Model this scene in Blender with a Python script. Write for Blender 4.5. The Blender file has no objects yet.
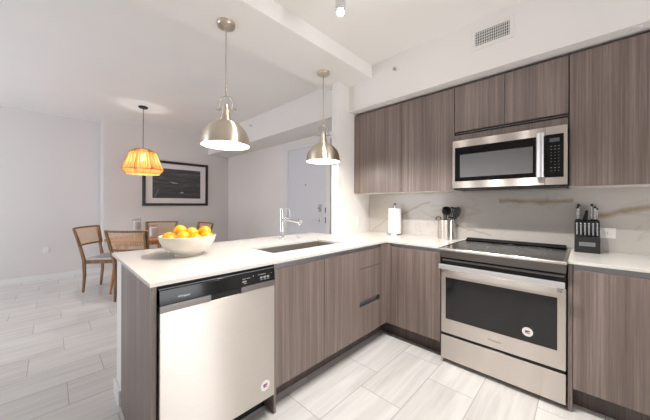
import bpy, bmesh, math, random
from mathutils import Vector, Matrix
random.seed(7)
S = bpy.context.scene
COL = S.collection
PI = math.pi

# ------------------------------------------------------------------ camera
F_PX = 265.664
cd = bpy.data.cameras.new('camera')
cam = bpy.data.objects.new('camera', cd); COL.objects.link(cam)
cd.sensor_fit = 'HORIZONTAL'; cd.sensor_width = 36.0
cd.lens = F_PX / 650 * 36
cd.shift_x = -(328.854 - 325) / 650
cd.shift_y = (204.156 - 210) / 650
cd.clip_start = 0.05
cam.matrix_world = (Matrix.Translation((1.355, -2.834, 1.272)) @ Matrix.Rotation(math.radians(43.743), 4, 'Z')
                    @ Matrix.Rotation(math.radians(90), 4, 'X') @ Matrix.Rotation(math.radians(0.149), 4, 'Z'))
S.camera = cam

# ------------------------------------------------------------------ world, daylight, exposure
W = bpy.data.worlds.new('world'); S.world = W; W.use_nodes = True
wn = W.node_tree.nodes; wl = W.node_tree.links
bg = wn['Background']
bg.inputs[0].default_value = (0.80, 0.88, 1.0, 1); bg.inputs[1].default_value = 3.0

def area(name, loc, rot, sx, sy, power, col=(1, 1, 1)):
    d = bpy.data.lights.new(name, 'AREA'); d.shape = 'RECTANGLE'; d.size = sx; d.size_y = sy
    d.energy = power; d.color = col
    o = bpy.data.objects.new(name, d); COL.objects.link(o); o.location = loc; o.rotation_euler = rot
    return o
# daylight through the rear wall window, plus an added side light in a made-up right wall window (the lights stand in the openings)
area('daylight_and_added_light', (-3.1, -5.58, 1.35), (math.radians(90), 0, 0), 2.9, 2.3, 14, (0.9, 0.91, 1.0))
area('daylight_and_added_light', (5.08, -1.15, 1.15), (math.radians(90), 0, math.radians(90)), 1.3, 2.0, 44, (1.0, 0.985, 0.97))

vs = S.view_settings
vs.view_transform = 'Standard'; vs.look = 'None'; vs.gamma = 1.0; vs.use_curve_mapping = False
vs.exposure = 0.06

# ------------------------------------------------------------------ materials
def lin(c):
    return tuple(((x / 255) / 12.92 if x <= 10 else (((x / 255) + 0.055) / 1.055) ** 2.4) for x in c) + (1,)

class NT:
    def __init__(self, name):
        self.m = bpy.data.materials.new(name); self.m.use_nodes = True
        self.n = self.m.node_tree.nodes; self.l = self.m.node_tree.links
        self.b = self.n['Principled BSDF']
    def add(self, t, **kw):
        x = self.n.new(t)
        for k, v in kw.items(): setattr(x, k, v)
        return x
    def link(self, a, b): self.l.new(a, b)
    def val(self, sock, v):
        if isinstance(v, (int, float)): sock.default_value = v
        elif isinstance(v, (tuple, list)): sock.default_value = v
        else: self.link(v, sock)
    def math(self, op, a, b=None, c=None, clamp=False):
        x = self.add('ShaderNodeMath', operation=op, use_clamp=clamp)
        self.val(x.inputs[0], a)
        if b is not None: self.val(x.inputs[1], b)
        if c is not None: self.val(x.inputs[2], c)
        return x.outputs[0]
    def mix(self, f, a, b):
        x = self.add('ShaderNodeMix', data_type='RGBA')
        self.val(x.inputs[0], f); self.val(x.inputs[6], a); self.val(x.inputs[7], b)
        return x.outputs[2]
    def pos(self): return self.add('ShaderNodeNewGeometry').outputs['Position']
    def obj(self): return self.add('ShaderNodeTexCoord').outputs['Object']
    def mapping(self, v, scale=(1, 1, 1), loc=(0, 0, 0)):
        x = self.add('ShaderNodeMapping'); self.link(v, x.inputs[0])
        x.inputs['Scale'].default_value = scale; x.inputs['Location'].default_value = loc
        return x.outputs[0]
    def noise(self, v, scale, detail=3, rough=0.5, dist=0):
        x = self.add('ShaderNodeTexNoise'); self.link(v, x.inputs['Vector'])
        x.inputs['Scale'].default_value = scale; x.inputs['Detail'].default_value = detail
        x.inputs['Roughness'].default_value = rough; x.inputs['Distortion'].default_value = dist
        return x.outputs[0]
    def ramp(self, f, stops):
        x = self.add('ShaderNodeValToRGB'); self.link(f, x.inputs[0])
        e = x.color_ramp.elements
        while len(e) < len(stops): e.new(0.5)
        for i, (p, c) in enumerate(stops): e[i].position = p; e[i].color = c
        return x.outputs[0]
    def bump(self, h, strength=0.2, dist=0.002):
        x = self.add('ShaderNodeBump'); x.inputs['Strength'].default_value = strength
        x.inputs['Distance'].default_value = dist; self.link(h, x.inputs['Height'])
        self.link(x.outputs[0], self.b.inputs['Normal'])
    def sepxyz(self, v):
        x = self.add('ShaderNodeSeparateXYZ'); self.link(v, x.inputs[0]); return x.outputs
    def set(self, **kw):
        for k, v in kw.items():
            self.val(self.b.inputs[k.replace('_', ' ')], v)
        return self.m

def plain(name, rgb, rough=0.5, metal=0.0, spot=0.04, scale=40, **kw):
    t = NT(name)
    c = lin(rgb)
    n = t.noise(t.pos(), scale, 2)
    lo = tuple(x * (1 - spot) for x in c[:3]) + (1,); hi = tuple(min(1, x * (1 + spot)) for x in c[:3]) + (1,)
    t.link(t.ramp(n, [(0.3, lo), (0.7, hi)]), t.b.inputs['Base Color'])
    t.set(Roughness=rough, Metallic=metal, **kw)
    return t.m

def emis(name, rgb, strength):
    t = NT(name); c = lin(rgb)
    return t.set(Base_Color=c, Emission_Color=c, Emission_Strength=strength)

def paint(name, rgb):
    t = NT(name); c = lin(rgb)
    n = t.noise(t.pos(), 3, 2)
    t.link(t.ramp(n, [(0.3, tuple(x * .985 for x in c[:3]) + (1,)), (0.7, c)]), t.b.inputs['Base Color'])
    t.bump(t.noise(t.pos(), 260, 2), 0.05, 0.001)
    return t.set(Roughness=0.7)

def laminate(name, dark, mid, light, rough=0.38):
    t = NT(name)
    p = t.pos()
    v1 = t.noise(t.mapping(p, (110, 110, 1.1)), 1, 4, 0.6, 0.1)
    v2 = t.noise(t.mapping(p, (17, 17, 0.55)), 1, 3, 0.5, 0.3)
    v3 = t.noise(t.mapping(p, (260, 260, 9)), 1, 2)
    h = t.math('ADD', t.math('MULTIPLY', v1, 0.5), t.math('ADD', t.math('MULTIPLY', v2, 0.36), t.math('MULTIPLY', v3, 0.14)))
    t.link(t.ramp(h, [(0.36, lin(dark)), (0.5, lin(mid)), (0.62, lin(light))]), t.b.inputs['Base Color'])
    t.bump(v1, 0.08, 0.001)
    return t.set(Roughness=rough)

def wood(name, dark, light, rough=0.45, scale=(40, 40, 2.5)):
    t = NT(name)
    h = t.noise(t.mapping(t.obj(), scale), 1, 4, 0.6, 0.4)
    t.link(t.ramp(h, [(0.35, lin(dark)), (0.65, lin(light))]), t.b.inputs['Base Color'])
    return t.set(Roughness=rough)

def steel(name, rgb, rough, horizontal=True, aniso=0.0, axis='Z', metal=1.0):
    t = NT(name); c = lin(rgb); p = t.obj()
    sc = (2.5, 2.5, 420) if horizontal else (420, 420, 2.5)
    n = t.noise(t.mapping(p, sc), 1, 2)
    t.link(t.ramp(n, [(0.3, tuple(x * .94 for x in c[:3]) + (1,)), (0.7, c)]), t.b.inputs['Base Color'])
    r = t.add('ShaderNodeMapRange'); t.link(n, r.inputs[0]); r.inputs[3].default_value = rough - .01; r.inputs[4].default_value = rough + .01
    t.link(r.outputs[0], t.b.inputs['Roughness'])
    if aniso:                       # brushed finish: highlights stretch across the horizontal grooves
        tg = t.add('ShaderNodeTangent', direction_type='RADIAL', axis=axis)
        t.link(tg.outputs[0], t.b.inputs['Tangent']); t.b.inputs['Anisotropic'].default_value = aniso
        t.b.inputs['Anisotropic Rotation'].default_value = 0.25
    return t.set(Metallic=metal)

def quartz(name, base, vein_rgb, veins=(), rough=0.16, faint=0.5):
    """quartz slab; veins = list of polyline veins (x0,z0,x1,z1,half_width) in the XZ plane"""
    t = NT(name); p = t.pos()
    n = t.noise(p, 1.7, 5, 0.6, 0.8)
    line = t.math('SUBTRACT', 1.0, t.math('MULTIPLY', t.math('ABSOLUTE', t.math('SUBTRACT', n, 0.5)), 45), clamp=True)
    blot = t.noise(p, 2.3, 2)
    f = t.math('MULTIPLY', t.math('MULTIPLY', line, t.math('GREATER_THAN', blot, 0.53)), faint)
    col = t.mix(f, lin(base), lin(vein_rgb))
    x, y, z = t.sepxyz(p)
    wob = t.math('MULTIPLY', t.math('SUBTRACT', t.noise(p, 5, 4, 0.6), 0.5), 0.09)
    for (x0, z0, x1, z1, w, s) in veins:
        u = t.math('DIVIDE', t.math('SUBTRACT', x, x0), x1 - x0)
        zc = t.math('ADD', t.math('MULTIPLY', u, z1 - z0), z0)
        d = t.math('ABSOLUTE', t.math('ADD', t.math('SUBTRACT', z, zc), wob))
        m = t.math('SUBTRACT', 1.0, t.math('DIVIDE', d, w), clamp=True)
        inside = t.math('MULTIPLY', t.math('GREATER_THAN', u, 0.0), t.math('LESS_THAN', u, 1.0))
        m = t.math('MULTIPLY', t.math('MULTIPLY', m, inside), s)
        m = t.math('MULTIPLY', m, t.math('ADD', 0.45, t.noise(p, 9, 2)), clamp=True)
        col = t.mix(m, col, lin(vein_rgb))
    t.link(col, t.b.inputs['Base Color'])
    return t.set(Roughness=rough)

def tile_floor():
    t = NT('wood_look_tile'); p = t.pos()
    x, y, z = t.sepxyz(p)
    TW, TL = 0.305, 0.61
    u = t.math('DIVIDE', t.math('ADD', x, 0.987 + 30 * TW), TW)
    row = t.math('FLOOR', u); fu = t.math('FRACT', u)
    v = t.math('DIVIDE', t.math('ADD', t.math('ADD', y, 2.754 + 20 * TL - 29 * (TL / 3)), t.math('MULTIPLY', row, TL / 3)), TL)
    cell = t.math('FLOOR', v); fv = t.math('FRACT', v)
    du = t.math('MULTIPLY', t.math('MINIMUM', fu, t.math('SUBTRACT', 1.0, fu)), TW)
    dv = t.math('MULTIPLY', t.math('MINIMUM', fv, t.math('SUBTRACT', 1.0, fv)), TL)
    d = t.math('MINIMUM', du, dv)
    grout = t.math('LESS_THAN', d, 0.0022)
    cv = t.add('ShaderNodeCombineXYZ'); t.link(row, cv.inputs[0]); t.link(cell, cv.inputs[1])
    wnz = t.add('ShaderNodeTexWhiteNoise'); t.link(cv.outputs[0], wnz.inputs[0])
    off = t.add('ShaderNodeVectorMath', operation='MULTIPLY_ADD')
    t.link(wnz.outputs['Color'], off.inputs[0]); off.inputs[1].default_value = (7, 7, 7); t.link(p, off.inputs[2])
    g1 = t.noise(t.mapping(off.outputs[0], (26, 1.6, 1)), 1, 4, 0.6, 0.6)
    g2 = t.noise(t.mapping(off.outputs[0], (7, 0.7, 1)), 1, 3, 0.5, 0.8)
    h = t.math('ADD', t.math('MULTIPLY', g1, 0.5), t.math('MULTIPLY', g2, 0.5))
    h = t.math('ADD', h, t.math('MULTIPLY', t.math('SUBTRACT', wnz.outputs['Value'], 0.5), 0.10))
    c = t.ramp(h, [(0.32, lin((198, 193, 188))), (0.5, lin((214, 210, 206))), (0.66, lin((226, 223, 219)))])
    t.link(t.mix(grout, c, lin((168, 162, 157))), t.b.inputs['Base Color'])
    r = t.add('ShaderNodeMapRange'); t.link(g1, r.inputs[0]); r.inputs[3].default_value = 0.28; r.inputs[4].default_value = 0.42
    t.link(r.outputs[0], t.b.inputs['Roughness'])
    t.bump(t.math('SUBTRACT', 1.0, grout), 0.25, 0.002)
    return t.m

def glass(name, rgb=(255, 255, 255), alpha_mix=0.9, rough=0.02):
    t = NT(name)
    tr = t.add('ShaderNodeBsdfTransparent'); tr.inputs[0].default_value = lin(rgb)
    gl = t.add('ShaderNodeBsdfGlossy'); gl.inputs['Roughness'].default_value = rough
    mx = t.add('ShaderNodeMixShader'); mx.inputs[0].default_value = 0.05; t.link(tr.outputs[0], mx.inputs[1]); t.link(gl.outputs[0], mx.inputs[2])
    t.link(mx.outputs[0], t.n['Material Output'].inputs[0])
    return t.m

def cane():
    t = NT('woven_cane'); p = t.mapping(t.obj(), (170, 170, 170))
    x, y, z = t.sepxyz(p)
    a = t.math('MULTIPLY', t.math('SINE', t.math('ADD', x, z)), t.math('SINE', t.math('SUBTRACT', x, z)))
    hole = t.math('GREATER_THAN', a, 0.25)
    t.link(t.ramp(t.noise(t.obj(), 60, 2), [(0.3, lin((214, 184, 150))), (0.7, lin((234, 210, 182)))]), t.b.inputs['Base Color'])
    t.link(t.math('SUBTRACT', 1.0, hole), t.b.inputs['Alpha'])
    return t.set(Roughness=0.6)

def rattan():
    t = NT('amber_rattan')
    ob = t.obj(); x, y, z = t.sepxyz(ob)
    ang = t.math('ARCTAN2', y, x)
    cv = t.add('ShaderNodeCombineXYZ'); t.link(t.math('MULTIPLY', ang, 11), cv.inputs[0]); t.link(t.math('MULTIPLY', z, 5), cv.inputs[2])
    n = t.noise(cv.outputs[0], 2.2, 3, 0.6)
    col = t.ramp(n, [(0.35, lin((148, 102, 52))), (0.62, lin((202, 156, 94)))])
    df = t.add('ShaderNodeBsdfDiffuse'); t.link(col, df.inputs[0])
    tl = t.add('ShaderNodeBsdfTranslucent'); t.link(col, tl.inputs[0])
    tr = t.add('ShaderNodeBsdfTransparent')
    m1 = t.add('ShaderNodeMixShader'); m1.inputs[0].default_value = 0.5
    t.link(df.outputs[0], m1.inputs[1]); t.link(tl.outputs[0], m1.inputs[2])
    m2 = t.add('ShaderNodeMixShader')
    t.link(t.ramp(n, [(0.56, (0.04, 0.04, 0.04, 1)), (0.66, (0.45, 0.45, 0.45, 1))]), m2.inputs[0])
    t.link(m1.outputs[0], m2.inputs[1]); t.link(tr.outputs[0], m2.inputs[2])
    t.link(m2.outputs[0], t.n['Material Output'].inputs[0])
    return t.m

def picture_mat():
    t = NT('monochrome_photograph'); p = t.pos()
    x, y, z = t.sepxyz(p)
    st = t.noise(t.mapping(p, (1, 1.6, 14)), 1.6, 4, 0.6, 0.6)
    g = t.math('ADD', t.math('MULTIPLY', st, 0.9), t.math('MULTIPLY', t.math('SUBTRACT', z, 1.65), 0.22))
    t.link(t.ramp(g, [(0.3, lin((52, 50, 52))), (0.52, lin((74, 71, 73))), (0.75, lin((108, 104, 105)))]), t.b.inputs['Base Color'])
    return t.set(Roughness=0.5)

def oven_glass(name, rgb):
    t = NT(name)
    return t.set(Base_Color=lin(rgb), Roughness=0.08)

M = {}
M['wall'] = paint('warm_white_paint', (236, 232, 228))
M['wall_grey'] = paint('pale_grey_wall_paint', (222, 217, 214))
M['ceiling'] = paint('ceiling_paint', (240, 237, 234))
M['trim'] = plain('white_trim_paint', (232, 230, 228), 0.45, spot=.01)
M['door'] = plain('door_paint', (222, 221, 226), 0.5, spot=.01)
M['floor'] = tile_floor()
M['lam'] = laminate('grey_brown_laminate', (97, 84, 78), (119, 104, 97), (141, 126, 118))
M['lam_in'] = plain('dark_carcass', (74, 64, 60), 0.6)
M['toe'] = laminate('dark_plinth', (70, 60, 56), (88, 76, 71), (104, 92, 86), 0.5)
M['gap'] = plain('shadow_gap_black', (22, 20, 20), 0.7)
M['melamine'] = plain('white_melamine', (226, 222, 216), 0.5, spot=.01)
M['alu'] = plain('anodised_channel', (150, 150, 153), 0.45, 0.85)
M['quartz'] = quartz('white_quartz', (216, 211, 204), (200, 190, 180), faint=.35)
M['splash'] = quartz('veined_quartz_slab', (194, 188, 181), (150, 128, 100),
    [(0.80, 1.30, 1.30, 1.295, .03, .9), (1.40, 1.19, 1.80, 1.275, .032, .9), (-0.62, .90, -.36, 1.10, .014, .5),
     (-0.36, 1.08, .16, 1.30, .016, .6), (.36, 1.09, .74, .98, .016, .5), (.05, 1.20, .45, 1.05, .012, .35)], rough=0.12, faint=.2)
M['steel'] = steel('brushed_stainless', (214, 206, 199), 0.26, True, 1.0)
M['steel_warm'] = steel('stainless_door_skin', (200, 193, 186), 0.29, True, 1.0, metal=.85)
M['steel_plain'] = steel('satin_stainless', (190, 184, 178), 0.3)
M['sink_steel'] = plain('satin_sink_steel', (176, 171, 166), 0.42, 0.92, spot=.02)
M['dark_steel'] = steel('dark_stainless', (132, 127, 123), 0.32)
M['handle_alu'] = steel('bright_handle_metal', (226, 226, 228), 0.34, metal=.75)
M['chrome'] = plain('chrome', (225, 225, 228), 0.08, 1.0, spot=.01)
M['nickel'] = steel('brushed_nickel', (226, 215, 197), 0.3, True, 1.0)
M['nickel_light'] = plain('polished_nickel', (206, 198, 188), 0.2, 1.0, spot=.02)
M['black_gloss'] = plain('black_gloss', (9, 9, 10), 0.1, spot=.02, Specular_IOR_Level=.3)
M['black_glass'] = oven_glass('smoked_glass', (30, 30, 31))
M['cooktop_glass'] = plain('ceramic_cooktop_glass', (16, 16, 17), 0.22, spot=.02)
M['micro_glass'] = oven_glass('screened_glass', (104, 104, 104))
M['black_matte'] = plain('black_plastic', (18, 18, 19), 0.45)
M['black_block'] = plain('black_stained_block', (30, 29, 30), 0.5, scale=80, spot=.2)
M['grey_plastic'] = plain('grey_plastic', (120, 118, 117), 0.35)
M['shade_inner'] = plain('white_enamel', (246, 243, 236), 0.4, spot=.01)
M['bulb'] = emis('lit_bulb', (255, 238, 214), 14)
M['spot_bulb'] = emis('lit_spot_bulb', (255, 250, 244), 120)
M['amber_bulb'] = emis('lit_amber_bulb', (255, 226, 180), 16)
M['rattan'] = rattan()
M['rattan_strand'] = wood('rattan_strand', (140, 84, 30), (190, 126, 56))
M['walnut'] = wood('walnut_frame', (100, 70, 43), (148, 110, 72))
M['oak'] = wood('honey_oak', (160, 98, 48), (204, 140, 82))
M['cane'] = cane()
M['cushion'] = plain('pale_grey_upholstery', (196, 188, 186), 0.9, spot=.06, scale=200)
M['ceramic'] = plain('off_white_ceramic', (222, 213, 200), 0.3, spot=.015)
def orange_mat():
    t = NT('citrus_peel'); p = t.obj()
    oi = t.add('ShaderNodeObjectInfo')
    n = t.math('ADD', t.math('MULTIPLY', t.noise(p, 9, 2), .5), t.math('MULTIPLY', oi.outputs['Random'], .5))
    t.link(t.ramp(n, [(0.25, lin((244, 150, 4))), (0.55, lin((250, 176, 12))), (0.8, lin((253, 198, 30)))]), t.b.inputs['Base Color'])
    t.bump(t.noise(p, 420, 2), 0.25, 0.001)
    return t.set(Roughness=0.38)
M['orange'] = orange_mat()
M['stem'] = plain('dry_stem', (110, 110, 50), .8)
M['paper'] = plain('paper_towel', (240, 238, 234), 0.95, spot=.015, scale=150)
M['card'] = plain('cardboard_core', (150, 120, 90), 0.9)
M['plastic_white'] = plain('white_plastic', (232, 229, 224), 0.4, spot=.01)
M['white_print'] = plain('white_lettering', (225, 225, 225), 0.5, spot=.01)
M['grey_print'] = plain('grey_lettering', (150, 148, 146), 0.5, spot=.01)
M['blue_print'] = plain('blue_print', (50, 80, 150), 0.5)
M['red_print'] = plain('red_print', (190, 60, 60), 0.5)
M['frame'] = plain('black_frame', (30, 27, 28), 0.4)
M['mat'] = plain('white_mat_board', (228, 222, 220), 0.8, spot=.01)
M['photo'] = picture_mat()
M['photo_light'] = plain('pale_photo_detail', (176, 172, 172), 0.5)
M['clear'] = glass('clear_glass', (244, 244, 244))
M['wax'] = plain('white_wax', (238, 232, 226), 0.55, spot=.01)
M['vent_dark'] = plain('dark_duct', (54, 52, 52), 0.8)
M['brass'] = plain('warm_metal', (184, 160, 120), 0.3, 1.0)
M['knife_steel'] = plain('knife_steel', (196, 196, 196), 0.25, 1.0)
M['screen'] = plain('display_window', (86, 88, 90), 0.3)
M['sky_glass'] = glass('window_glass', (250, 252, 255))

# ------------------------------------------------------------------ geometry helpers
BASE = {}          # object -> world offset its mesh coordinates are relative to

class MB:
    def __init__(self): self.b = bmesh.new()
    def _merge(self, t, mat=None):
        if mat is not None: t.transform(mat)
        me = bpy.data.meshes.new('tmp'); t.to_mesh(me); t.free(); self.b.from_mesh(me); bpy.data.meshes.remove(me)
        return self
    def box(self, x0, x1, y0, y1, z0, z1, bev=0.0, seg=2, mat=None):
        t = bmesh.new(); bmesh.ops.create_cube(t, size=1)
        for v in t.verts:
            v.co = Vector((x0 + (v.co.x + .5) * (x1 - x0), y0 + (v.co.y + .5) * (y1 - y0), z0 + (v.co.z + .5) * (z1 - z0)))
        if bev: bmesh.ops.bevel(t, geom=t.edges[:], offset=bev, segments=seg, affect='EDGES', profile=0.5)
        return self._merge(t, mat)
    def prism(self, pts, axis, a, b, bev=0.0, mat=None):
        """polygon pts (2-D) extruded along axis from a to b; 'x': pts are (y,z); 'y': (x,z); 'z': (x,y)"""
        t = bmesh.new()
        def mk(p, h): return (h, p[0], p[1]) if axis == 'x' else ((p[0], h, p[1]) if axis == 'y' else (p[0], p[1], h))
        lo = [t.verts.new(mk(p, a)) for p in pts]; hi = [t.verts.new(mk(p, b)) for p in pts]
        n = len(pts); t.faces.new(lo); t.faces.new(hi[::-1])
        for i in range(n): t.faces.new((lo[i], hi[i], hi[(i + 1) % n], lo[(i + 1) % n]))
        bmesh.ops.recalc_face_normals(t, faces=t.faces)
        if bev: bmesh.ops.bevel(t, geom=t.edges[:], offset=bev, segments=2, affect='EDGES', profile=0.5)
        return self._merge(t, mat)
    def lathe(self, prof, c=(0, 0, 0), seg=48, close=False, mat=None):
        t = bmesh.new(); rings = []
        for (r, z) in prof:
            if r < 1e-6: rings.append([t.verts.new((c[0], c[1], c[2] + z))])
            else: rings.append([t.verts.new((c[0] + r * math.cos(2 * PI * i / seg), c[1] + r * math.sin(2 * PI * i / seg), c[2] + z)) for i in range(seg)])
        pairs = list(zip(rings[:-1], rings[1:]))
        if close: pairs.append((rings[-1], rings[0]))
        for A, B in pairs:
            for i in range(seg):
                j = (i + 1) % seg
                if len(A) == 1 and len(B) == 1: continue
                if len(A) == 1: t.faces.new((A[0], B[j], B[i]))
                elif len(B) == 1: t.faces.new((A[i], A[j], B[0]))
                else: t.faces.new((A[i], A[j], B[j], B[i]))
        bmesh.ops.recalc_face_normals(t, faces=t.faces)
        return self._merge(t, mat)
    def cyl(self, c, r, z0, z1, seg=32, r2=None):
        r2 = r if r2 is None else r2
        return self.lathe([(0, z0), (r, z0), (r2, z1), (0, z1)], (c[0], c[1], 0), seg)
    def tube(self, pts, r, seg=10, closed=False, cap=True):
        pts = [Vector(p) for p in pts]; n = len(pts)
        rad = r if isinstance(r, (list, tuple)) else [r] * n
        t = bmesh.new(); rings = []; up = None
        for i, p in enumerate(pts):
            if closed: d = pts[(i + 1) % n] - pts[i - 1]
            else: d = pts[min(i + 1, n - 1)] - pts[max(i - 1, 0)]
            d.normalize()
            if up is None:
                up = Vector((0, 0, 1)) if abs(d.z) < .9 else Vector((1, 0, 0))
            a = d.cross(up); a.normalize(); bb = a.cross(d); bb.normalize(); up = bb
            rings.append([t.verts.new(p + a * rad[i] * math.cos(2 * PI * k / seg) + bb * rad[i] * math.sin(2 * PI * k / seg)) for k in range(seg)])
        m = n if closed else n - 1
        for i in range(m):
            A, B = rings[i], rings[(i + 1) % n]
            for k in range(seg): t.faces.new((A[k], A[(k + 1) % seg], B[(k + 1) % seg], B[k]))
        if cap and not closed: t.faces.new(rings[0][::-1]); t.faces.new(rings[-1])
        bmesh.ops.recalc_face_normals(t, faces=t.faces)
        return self._merge(t)
    def bar(self, pts, w, h, side, bev=0.0):
        """rectangular section swept along pts; w across 'side' vector, h across the other normal (lists allowed)"""
        pts = [Vector(p) for p in pts]; n = len(pts); side = Vector(side).normalized()
        wl_ = w if isinstance(w, (list, tuple)) else [w] * n; hl = h if isinstance(h, (list, tuple)) else [h] * n
        t = bmesh.new(); rings = []
        for i, p in enumerate(pts):
            d = (pts[min(i + 1, n - 1)] - pts[max(i - 1, 0)]).normalized()
            s = (side - d * side.dot(d)).normalized(); q = d.cross(s)
            rings.append([t.verts.new(p + s * wl_[i] / 2 * a + q * hl[i] / 2 * b) for a, b in ((1, 1), (-1, 1), (-1, -1), (1, -1))])
        for A, B in zip(rings[:-1], rings[1:]):
            for k in range(4): t.faces.new((A[k], A[(k + 1) % 4], B[(k + 1) % 4], B[k]))
        t.faces.new(rings[0][::-1]); t.faces.new(rings[-1])
        bmesh.ops.recalc_face_normals(t, faces=t.faces)
        if bev: bmesh.ops.bevel(t, geom=t.edges[:], offset=bev, segments=2, affect='EDGES', profile=.5)
        return self._merge(t)
    def ball(self, c, r, sz=1.0, seg=24):
        prof = [(r * math.sin(PI * i / 16), -r * sz * math.cos(PI * i / 16)) for i in range(17)]
        return self.lathe(prof, c, seg)
    def build(self, name, mat, parent=None, smooth=True, at=None):
        me = bpy.data.meshes.new(name)
        o = bpy.data.objects.new(name, me); COL.objects.link(o)
        if parent is not None:
            off = BASE[parent.name]; o.parent = parent
        else:
            if at is None:
                vs_ = [v.co for v in self.b.verts]
                xs = [v.x for v in vs_]; ys = [v.y for v in vs_]; zs = [v.z for v in vs_]
                at = ((min(xs) + max(xs)) / 2, (min(ys) + max(ys)) / 2, min(zs))
            off = Vector(at); o.location = off
        BASE[o.name] = Vector(off)
        self.b.transform(Matrix.Translation(-Vector(off)))
        self.b.to_mesh(me); self.b.free()
        me.materials.append(M[mat])
        if smooth:
            me.shade_smooth(); me.set_sharp_from_angle(angle=math.radians(34))
            wnm = o.modifiers.new('weighted_normal', 'WEIGHTED_NORMAL'); wnm.keep_sharp = True; wnm.weight = 100
        return o

def tag(o, label=None, cat=None, group=None, kind=None):
    if label: o['label'] = label
    if cat: o['category'] = cat
    if group: o['group'] = group
    if kind: o['kind'] = kind
    return o

def thing(name, loc, label, cat, group=None):
    o = bpy.data.objects.new(name, None); COL.objects.link(o); o.location = loc
    o.empty_display_size = 0.05
    BASE[o.name] = Vector(loc)
    return tag(o, label, cat, group)

def copy_tree(o, parent=None, label=None):
    c = o.copy(); COL.objects.link(c)
    BASE[c.name] = BASE[o.name].copy()
    if parent is not None: c.parent = parent
    if label: c['label'] = label
    for ch in list(o.children): copy_tree(ch, c)
    return c

def struct(mb, name, mat, parent=None, label=None):
    o = mb.build(name, mat, parent, smooth=False)
    if parent is None: tag(o, label, None, None, 'structure')
    return o

def box(*a, **k): return MB().box(*a, **k)

def text_mb(s, size, origin, right, up, depth=0.0006, italic=0.0):
    """letters lying in the plane spanned by right/up, as a mesh"""
    cu = bpy.data.curves.new('t', 'FONT'); cu.body = s; cu.size = size; cu.extrude = depth; cu.shear = italic
    to = bpy.data.objects.new('t', cu); COL.objects.link(to)
    dg = bpy.context.evaluated_depsgraph_get(); me = bpy.data.meshes.new_from_object(to.evaluated_get(dg))
    bpy.data.objects.remove(to); bpy.data.curves.remove(cu)
    r = Vector(right).normalized(); u = Vector(up).normalized(); n = r.cross(u)
    m = Matrix(((r.x, u.x, n.x, origin[0]), (r.y, u.y, n.y, origin[1]), (r.z, u.z, n.z, origin[2]), (0, 0, 0, 1)))
    mb = MB(); me.transform(m); mb.b.from_mesh(me); bpy.data.meshes.remove(me)
    return mb

# ================================================================== SETTING
XL, XD, YH, CZ = -5.15, -4.75, 0.08, 2.78
XR, YB = 5.0, -5.5
struct(box(XL - .12, XR + .12, YB - .12, YH + .12, -.12, 0), 'floor', 'floor', label='pale wood-look rectangular tile floor')
struct(box(XL - .12, XR + .12, YB - .12, YH + .12, CZ, CZ + .12), 'ceiling', 'ceiling', label='plain white painted ceiling')
struct(box(XL - .12, XL, YB, -2.2, 0, CZ), 'wall_left', 'wall_grey', label='pale grey wall at the left of the dining area')
struct(box(XL - .12, XD, -2.2, YH, 0, CZ), 'wall_dining', 'wall_grey', label='pale grey wall behind the dining table, jutting forward')
struct(box(XD, -.72, YH, YH + .12, 0, CZ), 'wall_entry', 'wall', label='pale wall around the entry door')
struct(box(-.72, -.623, -.62, YH + .12, 0, CZ), 'wall_pier', 'wall', label='white stub wall closing the end of the kitchen counter')
struct(box(-.623, XR, 0, .12, 0, CZ), 'wall_kitchen', 'wall', label='wall behind the range and cabinets')
struct(MB().box(XR, XR + .12, YB, -1.85, 0, CZ).box(XR, XR + .12, -.45, 0, 0, CZ).box(XR, XR + .12, -1.85, -.45, 0, .1).box(XR, XR + .12, -1.85, -.45, 2.2, CZ), 'wall_right', 'wall', label='wall on the right, out of view')
# rear wall with two window openings
wb = MB()
def rear(x0, x1, z0, z1): wb.box(x0, x1, YB - .12, YB, z0, z1)
rear(XL - .12, -4.6, 0, CZ); rear(-1.6, XR + .12, 0, CZ)
rear(-4.6, -1.6, 2.52, CZ); rear(-4.6, -1.6, 0, .15)
struct(wb, 'wall_rear', 'wall', label='rear wall with a wide window, out of view')
f = MB(); z0 = .15
f.box(-4.6, -1.6, YB - .09, YB - .03, z0, z0 + .05).box(-4.6, -1.6, YB - .09, YB - .03, 2.47, 2.52)
for xx in (-4.575, -3.6, -2.6, -1.625): f.box(xx - .025, xx + .025, YB - .09, YB - .03, z0 + .05, 2.47)
struct(f, 'window_1', 'trim', label='tall window in the rear wall, out of view')
f = MB(); z0 = .1
f.box(XR + .03, XR + .08, -1.85, -.45, z0, z0 + .05).box(XR + .03, XR + .08, -1.85, -.45, 2.15, 2.2)
for yy in (-1.825, -.475): f.box(XR + .03, XR + .08, yy - .025, yy + .025, z0 + .05, 2.15)
struct(f, 'added_window', 'trim', label='added window opening for side light in the right wall, out of view')  # unseen window, added so side light reaches the peninsula fronts
# ceiling bulkhead over the peninsula and the soffits
struct(box(-.84, -.305, YB, -.43, 2.64, CZ), 'trim_1', 'ceiling', label='boxed ceiling beam over the peninsula')
struct(box(-.84, -.7201, -.43, -.4, 2.64, CZ), 'trim_2', 'ceiling', label='end of the boxed ceiling beam')
struct(box(-.6229, XR, -.43, 0, 2.345, CZ), 'trim_3', 'wall', label='soffit above the kitchen upper cabinets')
struct(box(XD, -.7201, -.4, YH, 2.37, CZ), 'trim_4', 'wall', label='soffit above the entry door')
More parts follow.
